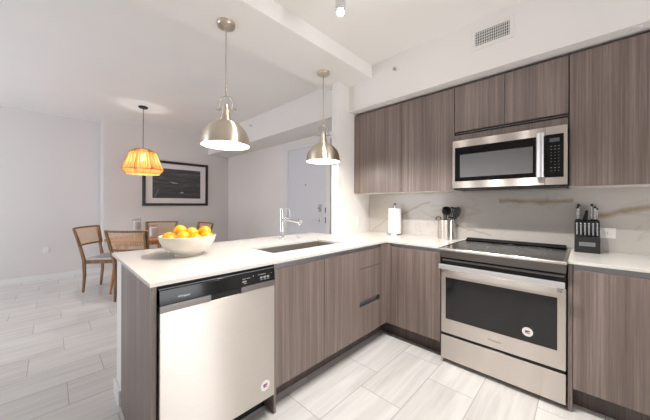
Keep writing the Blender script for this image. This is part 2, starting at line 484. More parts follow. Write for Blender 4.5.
# baseboards
struct(box(XL, XL + .015, YB, -2.2, 0, .085), 'baseboard_left', 'trim', label='white baseboard along the left wall')
struct(MB().box(XD, XD + .015, -2.2, YH, 0, .085).box(XL + .015, XD, -2.215, -2.2, 0, .085), 'baseboard_dining', 'trim', label='white baseboard along the dining wall')
struct(MB().box(XD + .015, -2.561, YH - .015, YH, 0, .085).box(-1.389, -.7201, YH - .015, YH, 0, .085), 'baseboard_entry', 'trim', label='white baseboard beside the entry door')
# door casing + leaf
struct(MB().box(-2.56, -2.42, YH - .025, YH, 0, 2.27, .004).box(-1.475, -1.39, YH - .025, YH, 0, 2.27, .004).box(-2.42, -1.475, YH - .025, YH, 2.205, 2.27, .004), 'trim_5', 'trim', label='white casing of the entry door')
dr = struct(box(-2.417, -1.478, YH - .016, YH, 0.005, 2.202, .003), 'door_1', 'door', label='flat white entry door with lever handle')
h = MB(); h.box(-1.63, -1.575, YH - .03, YH - .016, .995, 1.065, .006)
h.tube([(-1.60, YH - .03, 1.03), (-1.60, YH - .07, 1.03), (-1.62, YH - .075, 1.03), (-1.72, YH - .075, 1.025)], .009)
h.build('door_handle', 'chrome', dr)
h = MB(); h.box(-1.635, -1.57, YH - .032, YH - .016, 1.15, 1.27, .008); h.tube([(-1.602, YH - .032, 1.21), (-1.602, YH - .06, 1.21)], .02)
h.build('deadbolt', 'steel_plain', dr)
box(-1.496, -1.478, YH - .019, YH - .015, 1.14, 1.22).box(-1.496, -1.478, YH - .019, YH - .015, .98, 1.07).build('latch_plate', 'black_matte', dr)
MB().lathe([(0, -.004), (.011, -.004), (.013, .004), (0, .004)], (0, 0, 0), 20, mat=Matrix.Translation((-1.95, YH - .018, 1.588)) @ Matrix.Rotation(PI / 2, 4, 'X')).build('peephole', 'grey_plastic', dr)

# ================================================================== PENINSULA AND BASE CABINETS
ZD, ZC = .145, .872           # bottom and top of the doors
YF = -.623                    # front plane of the doors on the range wall
CT = .927
# knee wall at the back of the peninsula (white)
kw = tag(box(-.905, -.716, -2.528, -.621, 0, CT - .0185, .003).build('knee_wall', 'wall'), None, None, None, 'structure')
kw.name = 'wall_peninsula'; kw['label'] = 'white half wall carrying the back of the peninsula counter'
struct(MB().box(-.92, -.905, -2.543, -.621, 0, .1, .003).box(-.905, -.735, -2.543, -2.528, 0, .1, .003), 'baseboard_peninsula', 'trim', label='white baseboard around the half wall of the peninsula')

t = thing('end_panel_cabinet', (-.35, -2.5, 0), 'tall grey-brown wood end panel closing the near end of the peninsula', 'cabinet panel')
box(-.7155, .0, -2.533, -2.513, 0, CT - .0185, .0015).build('panel', 'lam', t)
box(-.7155, -.07, -2.5125, -2.5111, .0, .05).build('shoe_strip', 'toe', t) if False else None

def gola(x0, x1, y0, y1, axis):
    """recessed aluminium channel below the worktop; axis = facing direction"""
    m = MB()
    if axis == 'x':
        m.box(x0 - .018, x0 - .012, y0, y1, ZC - .02, CT - .0185).box(x0 - .018, x0 - .002, y0, y1, CT - .0235, CT - .0185)
    else:
        m.box(x0, x1, y1 + .012, y1 + .018, ZC - .02, CT - .0185).box(x0, x1, y1 + .002, y1 + .018, CT - .0235, CT - .0185)
    return m

def carcass_x(parent, y0, y1, top=CT - .0185, back=-.7155):
    c = MB()
    c.box(back, -.04, y0, y0 + .018, ZD - .02, top).box(back, -.04, y1 - .018, y1, ZD - .02, top)
    c.box(back, -.04, y0 + .018, y1 - .018, ZD - .02, ZD).box(back, back + .012, y0 + .018, y1 - .018, ZD, top)
    return c.build('carcass', 'lam_in', parent)

# sink cabinet: two doors
t = thing('sink_base_cabinet', (-.35, -1.46, 0), 'grey-brown two-door base cabinet under the sink in the peninsula', 'cabinet')
carcass_x(t, -1.883, -1.041, .69)
box(-.02, 0, -1.882, -1.4655, ZD, ZC, .0015).build('door', 'lam', t)
box(-.02, 0, -1.4625, -1.0395, ZD, ZC, .0015).build('door', 'lam', t)
gola(0, 0, -1.883, -1.041, 'x').build('grip_channel', 'alu', t)
box(-.135, -.12, -1.883, -1.041, 0, ZD - .02).build('toe_kick', 'toe', t)
# drawer stack
t = thing('drawer_base_cabinet', (-.35, -.88, 0), 'grey-brown three-drawer base cabinet in the inner corner of the peninsula', 'cabinet')
carcass_x(t, -1.0385, -.730, .69)
for (z0, z1) in ((.726, ZC), (.446, .722), (ZD, .392)):
    box(-.02, 0, -1.0365, -.7305, z0, z1, .0015).build('drawer_front', 'lam', t)
gola(0, 0, -1.0385, -.7305, 'x').build('grip_channel', 'alu', t)
MB().box(-.036, -.03, -1.0365, -.7305, .392, .446).box(-.036, -.004, -1.0365, -.7305, .392, .398).box(-.036, -.012, -1.0365, -.7305, .44, .446).build('drawer_grip', 'alu', t)
box(-.135, -.12, -1.0385, -.722, 0, ZD - .02).build('toe_kick', 'toe', t)
# corner filler: L shaped post
t = thing('corner_cabinet', (-.2, -.5, 0), 'narrow grey-brown corner filler where the peninsula meets the range wall run', 'cabinet filler')
MB().box(-.02, 0, -.7285, YF - .0005, ZD, CT - .0185, .001).box(-.0005, .05, YF, YF + .02, ZD, CT - .0185, .001).build('filler', 'lam', t)
MB().box(-.135, -.12, -.7215, -.505, 0, ZD - .02).box(-.12, .052, -.52, -.505, 0, ZD - .02).build('toe_kick', 'toe', t)

def carcass_y(parent, x0, x1):
    c = MB(); top = CT - .0185; y1 = YF + .04
    c.box(x0, x0 + .018, y1, -.001, ZD - .02, top).box(x1 - .018, x1, y1, -.001, ZD - .02, top)
    c.box(x0 + .018, x1 - .018, y1, -.001, ZD - .02, ZD)
    return c.build('carcass', 'lam_in', parent)
# cabinet between corner and range
t = thing('base_cabinet', (.28, -.3, 0), 'single-door grey-brown base cabinet between the inner corner and the stove', 'cabinet')
carcass_y(t, .054, .512)
box(.054, .508, YF, YF + .02, ZD, ZC, .0015).build('door', 'lam', t)
gola(.052, .512, 0, YF, 'y').build('grip_channel', 'alu', t)
box(.054, .512, -.52, -.505, 0, ZD - .02).build('toe_kick', 'toe', t)
# right of range
t = thing('base_cabinet', (1.6, -.3, 0), 'grey-brown base cabinet on the right of the stove, under the knife block', 'cabinet')
carcass_y(t, 1.312, 1.912)
box(1.288, 1.3095, YF - .002, -.001, 0.0, CT - .0185, .0015).build('side_panel', 'lam', t)
box(1.312, 1.91, YF, YF + .02, ZD, ZC, .0015).build('door', 'lam', t)
gola(1.312, 1.912, 0, YF, 'y').build('grip_channel', 'alu', t)
box(1.312, 1.912, -.52, -.505, 0, ZD - .02).build('toe_kick', 'toe', t)

# ---------------------------------------------------------------- worktops
wt = MB()
sx0, sx1, sy0, sy1 = -.535, -.213, -1.755, -1.02
z0, z1 = CT - .018, CT
wt.box(-1.03, sx0, -2.54, -.621, z0, z1); wt.box(sx1, .008, -2.54, -.631, z0, z1)
wt.box(sx0, sx1, -2.54, sy0, z0, z1); wt.box(sx0, sx1, sy1, -.621, z0, z1)
wt.box(-.6225, -.215, -.621, -.0125, z0, z1); wt.box(-.215, .515, -.631, -.0125, z0, z1)
o = wt.build('countertop', 'quartz', smooth=False)
tag(o, 'long white quartz L-shaped worktop of the peninsula with the sink cut-out', 'countertop')
o = box(1.286, 1.915, -.631, -.0125, z0, z1, .0015).build('countertop', 'quartz')
tag(o, 'short white quartz worktop right of the stove, under the knife block', 'countertop')
o = box(-.6225, 2.0, -.012, -.0005, .9, 1.396).build('backsplash', 'splash')
tag(o, 'grey-white veined quartz backsplash slab between worktop and upper cabinets', 'backsplash')

# ---------------------------------------------------------------- sink
t = thing('undermount_sink', (-.38, -1.36, .69), 'rectangular stainless steel undermount sink in the peninsula', 'sink')
s = MB(); a, b, c, d = sx0 - .012, sx1 + .012, sy0 - .012, sy1 + .012; zb = .70
s.box(a, a + .01, c, d, zb, z0 - .0005).box(b - .01, b, c, d, zb, z0 - .0005).box(a + .01, b - .01, c, c + .01, zb, z0 - .0005).box(a + .01, b - .01, d - .01, d, zb, z0 - .0005).box(a + .01, b - .01, c + .01, d - .01, zb, zb + .008)
s.build('basin', 'sink_steel', t)
MB().lathe([(0, .0085), (.02, .0085), (.042, .012), (.045, .0085), (.03, .0082)], (-.45, -1.36, zb), 28).build('drain', 'chrome', t)
# ---------------------------------------------------------------- faucet
t = thing('kitchen_faucet', (-.75, -1.29, CT), 'tall chrome kitchen faucet with pull-out spout behind the sink', 'faucet')
fx, fy = -.75, -1.29
MB().lathe([(0, 0), (.03, 0), (.03, .008), (.026, .012), (0, .012)], (fx, fy, CT), 28).build('base_ring', 'chrome', t)
MB().lathe([(0, .012), (.021, .012), (.021, .295), (.018, .30), (0, .30)], (fx, fy, CT), 28).build('body', 'chrome', t)
MB().lathe([(.0215, .035), (.0225, .037), (.0225, .075), (.0215, .077)], (fx, fy, CT), 28).build('collar', 'steel_plain', t)
sp = MB(); sp.tube([(fx + .018, fy, 1.125), (fx + .10, fy + .004, 1.125), (fx + .2, fy + .008, 1.118)], .0145, 14)
sp.build('spout', 'chrome', t)
sp = MB(); sp.tube([(fx + .2, fy + .008, 1.118), (fx + .265, fy + .011, 1.113)], [.017, .019], 16)
sp.tube([(fx + .248, fy + .010, 1.112), (fx + .248, fy + .010, 1.083)], .016, 14)
sp.build('spray_head', 'chrome', t)
MB().tube([(fx, fy, 1.212), (fx + .02, fy + .001, 1.23), (fx + .09, fy + .003, 1.232), (fx + .115, fy + .004, 1.226), (fx + .122, fy + .004, 1.20), (fx + .123, fy + .004, 1.15)], .0045, 10).build('lever', 'chrome', t)
o = MB().lathe([(0, 0), (.024, 0), (.024, .008), (.02, .012), (0, .012)], (-.70, -1.12, CT), 24).build('air_gap_cap', 'chrome')
tag(o, 'small round chrome cap on the counter right of the faucet', 'sink cap')

# ---------------------------------------------------------------- dishwasher
t = thing('dishwasher', (-.3, -2.19, 0), 'stainless steel dishwasher with black control strip at the near end of the peninsula', 'dishwasher')
dy0, dy1 = -2.5115, -1.9015
box(-.69, -.02, dy0 + .001, dy1 - .001, .10, .9075, .002).build('tub', 'black_matte', t)
dl, drt = -2.507, -1.908
dp = MB(); dp.box(-.02, .022, dl, drt, .132, .79, .004); dp.build('door_panel', 'steel_warm', t)
cp = MB(); cp.prism([(-.02, .822), (.024, .822), (.018, .888), (.012, .892), (-.02, .892)], 'y', dl, drt, .001)
cpo = cp.build('control_panel', 'black_gloss', t)
MB().box(.0, .0165, dl, drt, .8925, .8935).build('top_trim', 'alu', t)
lp = MB(); lp.box(-.02, .026, dl, -2.285, .7905, .8215, .002).box(-.02, .026, -2.125, drt, .7905, .8215, .002).box(-.02, .0, -2.285, -2.125, .7905, .8215)
lp.build('lower_lip', 'dark_steel', t)
box(.0, .02, -2.284, -2.126, .7915, .8205).build('handle_pocket', 'gap', t)
# badge and button marks
text_mb('Whirlpool', .0125, (.0235, -2.436, .845), (0, 1, 0), (-.08, 0, 1), .0006, .25).build('badge_lettering', 'white_print', t, smooth=False)
for (y_, z_, w_, h_) in ((-2.105, .862, .02, .003), (-2.08, .862, .02, .003), (-2.05, .868, .004, .006), (-2.105, .848, .024, .008), (-2.10, .838, .014, .004),
                         (-1.995, .868, .05, .003), (-2.0, .85, .016, .01), (-1.978, .85, .016, .01), (-1.956, .85, .016, .01), (-2.0, .838, .016, .003), (-1.978, .838, .016, .003), (-1.956, .838, .016, .003), (-1.93, .866, .003, .003)):
    xx = .0235 - (z_ - .83) * .09
    MB().box(xx - .002, xx + .0006, y_ - w_ / 2, y_ + w_ / 2, z_ - h_ / 2, z_ + h_ / 2).build('control_mark', 'grey_print', t)
def sticker(parent, mat4):
    MB().lathe([(0, 0), (.030, 0), (.030, .0006), (0, .0006)], (0, 0, 0), 36, mat=mat4).build('energy_sticker', 'plastic_white', parent)
    MB().box(-.013, 0.001, -.004, .009, .0006, .001, mat=mat4).build('sticker_print', 'blue_print', parent)
    MB().box(.001, .013, -.001, .010, .0006, .001, mat=mat4).box(-.012, .013, -.011, -.006, .0006, .001, mat=mat4).build('sticker_print', 'red_print', parent)
m4 = Matrix.Translation((.0222, -1.972, .218)) @ Matrix(((0, 0, 1, 0), (1, 0, 0, 0), (0, 1, 0, 0), (0, 0, 0, 1)))
sticker(t, m4)
box(-.12, -.10, dy0, dy1, .0, .115).build('kick_plate', 'black_matte', t)
# filler leg between dishwasher and sink cabinet
t2 = thing('dishwasher_gable', (-.3, -1.889, 0), 'thin grey-brown gable between the dishwasher and the sink cabinet', 'cabinet panel')
box(-.7155, .004, -1.9005, -1.8845, .0, CT - .0185, .001).build('gable', 'lam', t2)
dp2 = None

# ---------------------------------------------------------------- range
rx0, rx1, ry = .522, 1.282, -.646
t = thing('electric_range', (.9, -.33, 0), 'stainless steel slide-in electric stove with black glass cooktop', 'stove')
box(rx0 + .002, rx1 - .002, -.60, -.02, .03, .905, .002).build('body', 'black_matte', t)
# cooktop glass with steel rim
MB().box(rx0 - .004, rx1 + .004, -.668, -.02, .915, .926, .002).build('cooktop', 'cooktop_glass', t)
rim = MB(); rim.box(rx1 - .012, rx1 + .006, -.668, -.02, .9262, .930, .001).box(rx0 - .006, rx0 + .002, -.668, -.02, .9262, .929, .001).box(rx0 - .006, rx1 + .006, -.024, -.0125, .915, .936, .001)
rim.build('side_trim', 'steel_plain', t)
rv = MB(); rv.prism([(-.085, .9265), (-.024, .9265), (-.024, .952), (-.034, .955), (-.078, .935)], 'x', rx0 + .02, rx1 - .02, .001); rvo = rv.build('rear_vent', 'black_gloss', t)
rings = MB()
for (cx, cy, r) in ((.70, -.42, .105), (.70, -.2, .075), (1.08, -.42, .085), (1.08, -.2, .10), (.90, -.2, .05)):
    for rr in (r, r * .62):
        rings.lathe([(rr - .0015, .9262), (rr + .0015, .9262), (rr + .0015, .9265), (rr - .0015, .9265)], (cx, cy, 0), 48, True)
rings.build('burner_rings', 'grey_plastic', t)
# sloped touch control strip at the front of the glass, with marks
for k in range(16):
    xx = .60 + k * .032
    if k % 5 == 4: continue
    MB().box(xx, xx + .016, -.635 - .002 * (k % 2), -.627, .9261, .9267).build('touch_mark', 'grey_print', t)
    if k % 3 == 0: MB().box(xx + .002, xx + .012, -.656, -.650, .9261, .9267).build('touch_mark', 'grey_print', t)
MB().box(.80, .87, -.653, -.640, .9261, .9267).build('clock_display', 'grey_print', t)
# front lip and control band
fl = MB(); fl.prism([(-.60, .912), (-.60, .906), (-.680, .906), (-.684, .909), (-.684, .922), (-.680, .927), (-.6685, .928), (-.6685, .912)], 'x', rx0 - .004, rx1 + .004, .001)
fl.build('front_lip', 'steel', t)
box(rx0, rx1, -.668, -.60, .852, .9055, .002).build('front_band', 'dark_steel', t)
vn = MB(); vn.box(rx0 + .002, rx1 - .002, -.638, -.60, .757, .8495); vn.build('vent_gap', 'gap', t)
vs2 = MB(); vs2.box(rx0 + .01, rx1 - .01, -.648, -.637, .822, .834, .002); vs2.build('vent_slat', 'grey_plastic', t)
# oven door
door = MB(); door.box(rx0 + .001, rx1 - .001, ry, -.60, .245, .752, .004)
od = door.build('oven_door', 'steel', t)
box(.560, 1.240, ry - .002, ry + .004, .360, .690, .0015).build('oven_window', 'black_glass', od)
hb = MB(); hb.box(rx0 + .004, rx1 - .004, -.708, -.688, .765, .803, .006)
hb.build('oven_handle', 'handle_alu', od)
for xx in (rx0 + .03, rx1 - .03): box(xx - .012, xx + .012, -.69, ry + .012, .735, .79, .003).build('handle_bracket', 'steel_plain', od)
text_mb('Whirlpool', .02, (.855, ry - .001, .292), (1, 0, 0), (0, 0, 1), .0006, .2).build('badge_lettering', 'grey_print', od, smooth=False)
m4 = Matrix.Translation((1.090, ry - .0026, .428)) @ Matrix(((1, 0, 0, 0), (0, 0, -1, 0), (0, 1, 0, 0), (0, 0, 0, 1)))
sticker(od, m4)
box(rx0 + .001, rx1 - .001, ry, -.60, .036, .226, .004).build('storage_drawer', 'steel', t)
box(rx0 + .01, rx1 - .01, -.636, -.60, .2265, .2445).build('drawer_gap', 'gap', t)
for xx in (rx0 + .05, rx1 - .05):
    for yy in (-.56, -.06): MB().cyl((xx, yy), .018, 0, .03).build('levelling_foot', 'black_matte', t)

# ---------------------------------------------------------------- upper cabinets
UB, UT, UY = 1.40, 2.318, -.334
def upper(x0, x1, z0, label, doors, filler=None):
    t = thing('upper_cabinet', ((x0 + x1) / 2, -.17, z0), label, 'cabinet')
    c = MB(); c.box(x0, x1, UY + .021, -.0005 if z0 > 1.5 else -.0125, z0 + .001, UT + .012); c.build('carcass', 'lam_in', t)
    box(x0 + .002, x1 - .002, UY + .021, -.014, z0 - .0035, z0 + .0005).build('underside', 'melamine', t)
    for (a, b) in doors: box(a + .0015, b - .0015, UY, UY + .02, z0 + (.012 if z0 > 1.5 else 0), UT, .0015).build('door', 'lam', t)
    if filler: box(filler[0], filler[1] - .001, UY + .003, UY + .02, z0, UT, .001).build('filler', 'lam', t)
    return t
upper(-.6225, .518, UB, 'wide two-door grey-brown upper cabinet left of the microwave, against the pier', [(-.53, -.006), (-.006, .518)], (-.6225, -.53))
upper(.5205, 1.2815, 1.905, 'short two-door grey-brown upper cabinet above the microwave', [(.5205, .90), (.90, 1.2815)])
upper(1.284, 1.90, UB, 'tall grey-brown upper cabinet right of the microwave, above the knife block', [(1.284, 1.90)])
# ---------------------------------------------------------------- microwave
t = thing('over_range_microwave', (.9, -.2, 1.41), 'stainless steel over-the-range microwave below the short upper cabinet', 'microwave')
mx0, mx1, my = .5225, 1.2785, -.389
box(mx0, mx1, my + .02, -.0125, 1.412, 1.826, .002).build('body', 'black_matte', t)
box(mx0, mx1, -.345, -.05, 1.8265, 1.882, .001).build('mounting_filler', 'lam', t)
mdo = box(mx0, 1.1565, my, my + .019, 1.4125, 1.826, .003).build('door', 'steel', t)
box(.543, 1.1555, my - .003, my + .004, 1.473, 1.765, .0012).build('door_frame_glass', 'black_gloss', mdo)
box(.585, 1.088, my - .0042, my - .0025, 1.505, 1.70, .0006).build('door_window', 'micro_glass', mdo)
hh = MB(); hh.prism([(1.109, my - .03), (1.116, my - .038), (1.131, my - .043), (1.146, my - .038), (1.152, my - .03), (1.148, my - .026), (1.113, my - .026)], 'z', 1.468, 1.785, .001)
hh.box(1.122, 1.14, my - .028, my, 1.49, 1.515).box(1.122, 1.14, my - .028, my, 1.74, 1.765)
hh.build('door_handle', 'handle_alu', mdo)
mc = box(1.158, mx1, my, my + .019, 1.4125, 1.826, .003).build('control_side', 'steel', t)
box(1.1595, 1.258, my - .003, my + .004, 1.466, 1.769, .0012).build('control_panel', 'black_gloss', mc)
box(1.182, 1.236, my - .0038, my - .0028, 1.715, 1.742).build('display', 'screen', mc)
bt = MB()
for r in range(9):
    for c_ in range(3):
        if r == 6 and c_ == 0: continue
        w_ = .008 if r in (0, 1, 7) else .0035
        bt.box(1.192 + c_ * .02 - w_ / 2, 1.192 + c_ * .02 + w_ / 2, my - .0037, my - .0029, 1.682 - r * .0215, 1.6855 - r * .0215)
bt.build('button_marks', 'grey_print', mc)
MB().box(mx0 + .01, mx1 - .01, my + .01, -.03, 1.404, 1.4118, .001).build('bottom_vent', 'black_matte', t)

box(mx0, mx1, -.325, -.05, 1.8825, 1.9010).build('shadow_gap', 'gap', t)
# ---------------------------------------------------------------- soffit fixtures
t = thing('air_vent', (.83, -.43, 2.53), 'white rectangular air vent grille high on the soffit', 'air vent')
vx0, vx1, vz0, vz1 = .683, .98, 2.532, 2.706
fr = MB(); fr.box(vx0, vx0 + .03, -.438, -.43, vz0, vz1, .001).box(vx1 - .03, vx1, -.438, -.43, vz0, vz1, .001).box(vx0 + .03, vx1 - .03, -.438, -.43, vz0, vz0 + .032, .001).box(vx0 + .03, vx1 - .03, -.438, -.43, vz1 - .032, vz1, .001)
fr.build('frame', 'plastic_white', t)
box(vx0 + .03, vx1 - .03, -.4315, -.4302, vz0 + .032, vz1 - .032).build('duct', 'vent_dark', t)
lv = MB()
for k in range(19): 
    xx = vx0 + .03 + (k + .5) * (.237 / 19); lv.box(xx - .0022, xx + .0022, -.436, -.4318, vz0 + .032, vz1 - .032)
lv.build('vertical_louvres', 'plastic_white', t)
lv = MB()
for k in range(5):
    zz = vz0 + .032 + (k + .5) * (.11 / 5); lv.box(vx0 + .03, vx1 - .03, -.4375, -.4362, zz - .0018, zz + .0018)
lv.build('horizontal_louvres', 'plastic_white', t)
RX = Matrix.Rotation(PI / 2, 4, 'X')
def sprinkler(loc, mat4, label):
    t = thing('fire_sprinkler', loc, label, 'fire sprinkler', 'fire sprinklers on the soffits')
    m = Matrix.Translation(loc) @ mat4
    MB().lathe([(0, 0), (.03, 0), (.03, .003), (.018, .008), (0, .008)], (0, 0, 0), 28, mat=m).build('escutcheon', 'plastic_white', t)
    MB().lathe([(0, .008), (.009, .008), (.009, .03), (.004, .034), (.018, .036), (.018, .038), (0, .038)], (0, 0, 0), 20, mat=m).build('head', 'steel_plain', t)
sprinkler((-.012, -.43, 2.628), RX, 'small sprinkler head on the soffit face near the beam')
sprinkler((-2.847, -.40, 2.64), RX, 'small sprinkler head on the entry soffit between the two kitchen pendants')
tag(MB().lathe([(0, 0), (.028, 0), (.028, -.003), (.024, -.005), (0, -.005)], (1.585, -.38, 2.345), 28).build('sprinkler_cover', 'plastic_white'),
    'flat round cover plate under the soffit at the right', 'sprinkler cover')

# ---------------------------------------------------------------- track light
t = thing('track_light', (.5, -1.5, CZ), 'chrome ceiling track light with lit spot heads', 'track light')
box(.10, .97, -1.53, -1.49, CZ - .03, CZ, .003).build('track', 'chrome', t)
for hx, tilt, watt in ((.19, 8, 62), (.53, 4, 72), (.87, 0, 84)):
    hd = MB().lathe([(0, 2.668), (.02, 2.668), (.034, 2.65), (.034, 2.565), (.030, 2.555), (.027, 2.565), (.027, 2.60), (0, 2.60)], (hx, -1.51, 0), 28).build('spot_head', 'chrome', t)
    MB().cyl((hx, -1.51), .008, 2.665, CZ - .03, 14).build('stem', 'chrome', t)
    MB().ball((hx, -1.51, 2.545), .024, .8, 20).build('bulb', 'spot_bulb', hd)
    d = bpy.data.lights.new('spot_head_light', 'SPOT'); d.energy = watt; d.spot_size = math.radians(116); d.spot_blend = .45; d.shadow_soft_size = .03; d.color = (1, .985, .965)
    lo = bpy.data.objects.new('spot_head_light', d); COL.objects.link(lo); lo.location = (hx, -1.51, 2.515); lo.rotation_euler = (0, math.radians(tilt), 0)

# ---------------------------------------------------------------- pendants over the peninsula
def pendant(px, py, label):
    zc = 2.64
    t = thing('dome_pendant', (px, py, zc), label, 'pendant lamp', 'nickel dome pendants over the peninsula')
    c = MB().lathe([(0, 0), (.064, 0), (.066, -.004), (.066, -.022), (.060, -.03), (.016, -.034), (0, -.034)], (px, py, zc), 40).build('canopy', 'nickel', t)
    MB().cyl((px, py), .0055, 2.085, zc - .03, 14).build('rod', 'nickel_light', t)
    y = MB()
    pts = [(px + s_ * .036, py + s_ * .034, zz) for s_, zz in ((-1, 1.985), (-1, 2.04))]
    arc = [(-.036 * math.cos(a_), -.034 * math.cos(a_), 2.04 + .045 * math.sin(a_)) for a_ in [PI * k / 12 for k in range(13)]]
    y.tube([(px - .036, py - .034, 1.975)] + [(px + a_, py + b_, z_) for a_, b_, z_ in arc] + [(px + .036, py + .034, 1.975)], .0045, 10)
    y.tube([(px - .055, py - .052, 1.985), (px + .055, py + .052, 1.985)], .005, 10)
    y.build('yoke', 'nickel_light', t)
    MB().lathe([(0, 2.02), (.022, 2.02), (.026, 2.008), (.026, 1.985), (.030, 1.98), (.030, 1.95), (.035, 1.94), (.042, 1.905), (.040, 1.895), (0, 1.895)], (px, py, 0), 36).build('neck', 'nickel', t)
    R, H, zr = .174, .178, 1.725
    prof = [(.04, 1.9065)]
    for k in range(1, 15):
        a_ = PI / 2 * (1 - k / 14); prof.append((max(.04, R * math.cos(a_) ** .92), zr + H * math.sin(a_)))
    prof += [(R + .003, zr - .002), (R + .003, zr - .014), (R - .001, zr - .014), (R - .003, zr)]
    inner = [(max(.03, (R - .005) * math.cos(PI / 2 * k / 14) ** .92), zr + (H - .006) * math.sin(PI / 2 * k / 14)) for k in range(15)]
    sh = MB().lathe(prof, (px, py, 0), 64).build('shade', 'nickel', t)
    MB().lathe([(R - .0025, zr - .0135)] + inner + [(0, zr + H - .006)], (px, py, 0), 64).build('shade_lining', 'shade_inner', sh)
    MB().ball((px, py, 1.79), .036, 1.1).build('bulb', 'bulb', t)
    d = bpy.data.lights.new('pendant_light', 'POINT'); d.energy = 5; d.shadow_soft_size = .05; d.color = (1, .94, .86)
    lo = bpy.data.objects.new('pendant_light', d); COL.objects.link(lo); lo.location = (px, py, 1.735)
    return t
pendant(-.599, -1.922, 'nickel dome pendant lamp nearer the camera, above the fruit bowl end of the peninsula')
pendant(-.590, -.889, 'nickel dome pendant lamp farther away, hanging in front of the entry door and pier')

# ---------------------------------------------------------------- rattan pendant over the dining table
px, py = -3.597, -1.846
t = thing('rattan_pendant', (px, py, CZ), 'amber woven rattan pendant lamp glowing over the dining table', 'pendant lamp')
MB().lathe([(0, 0), (.062, 0), (.062, -.018), (.05, -.026), (0, -.028)], (px, py, CZ), 36).build('canopy', 'black_matte', t)
MB().cyl((px, py), .004, 2.10, CZ - .026, 10).build('cord', 'black_matte', t)
MB().lathe([(0, 2.12), (.018, 2.115), (.02, 2.04), (0, 2.04)], (px, py, 0), 20).build('socket', 'black_matte', t)
prof = [(.10, 2.115), (.185, 2.065), (.285, 1.795), (.235, 1.735)]
NS = 8
sh = MB()
tb = bmesh.new()
ringsv = [[tb.verts.new((px + r * math.cos(2 * PI * i / NS + .2), py + r * math.sin(2 * PI * i / NS + .2), z)) for i in range(NS)] for r, z in prof]
for A, B in zip(ringsv[:-1], ringsv[1:]):
    for i in range(NS): tb.faces.new((A[i], A[(i + 1) % NS], B[(i + 1) % NS], B[i]))
sh._merge(tb)
sho = sh.build('shade', 'rattan', t, smooth=False)
st = MB()
for r, z in prof:
    st.tube([(px + r * math.cos(2 * PI * i / NS + .2), py + r * math.sin(2 * PI * i / NS + .2), z) for i in range(NS)], .0045, 6, closed=True)
for i in range(NS):
    a_ = 2 * PI * i / NS + .2
    st.tube([(px + r * math.cos(a_), py + r * math.sin(a_), z) for r, z in prof], .0042, 6)
st.build('shade_frame', 'rattan_strand', sho)
st = MB()
rr = random.Random(3)
for k in range(84):
    u = (k + rr.uniform(-.35, .35)) / 84 * NS; i = int(u) % NS; f_ = u - int(u)
    def pt(r, z):
        a0 = 2 * PI * i / NS + .2; a1 = 2 * PI * (i + 1) / NS + .2
        return ((px + r * (math.cos(a0) * (1 - f_) + math.cos(a1) * f_)), (py + r * (math.sin(a0) * (1 - f_) + math.sin(a1) * f_)), z)
    st.tube([pt(r * 1.006, z) for r, z in prof], .0027, 5)
st.build('woven_strands', 'rattan_strand', sho)
MB().ball((px, py, 1.985), .04, 1.15).build('bulb', 'amber_bulb', t)
d = bpy.data.lights.new('rattan_pendant_light', 'POINT'); d.energy = 22; d.shadow_soft_size = .05; d.color = (1, .97, .93)
lo = bpy.data.objects.new('rattan_pendant_light', d); COL.objects.link(lo); lo.location = (px, py, 1.92)

# ================================================================== DINING
tx, ty = -3.6, -1.85
t = thing('dining_table', (tx, ty, 0), 'round honey oak dining table under the rattan lamp', 'dining table')
MB().lathe([(0, .722), (.445, .722), (.46, .73), (.462, .742), (.455, .75), (0, .75)], (tx, ty, 0), 72).build('tabletop', 'oak', t)
MB().lathe([(.335, .665), (.355, .665), (.355, .722), (.335, .722)], (tx, ty, 0), 48, True).build('apron', 'oak', t)
for a_ in (-66, 24, 114, 204):
    a_ = math.radians(a_)
    MB().tube([(tx + r * math.cos(a_), ty + r * math.sin(a_), z) for r, z in ((.345, .721), (.39, .4), (.452, .003))], [.026, .022, .013], 14).build('leg', 'oak', t)

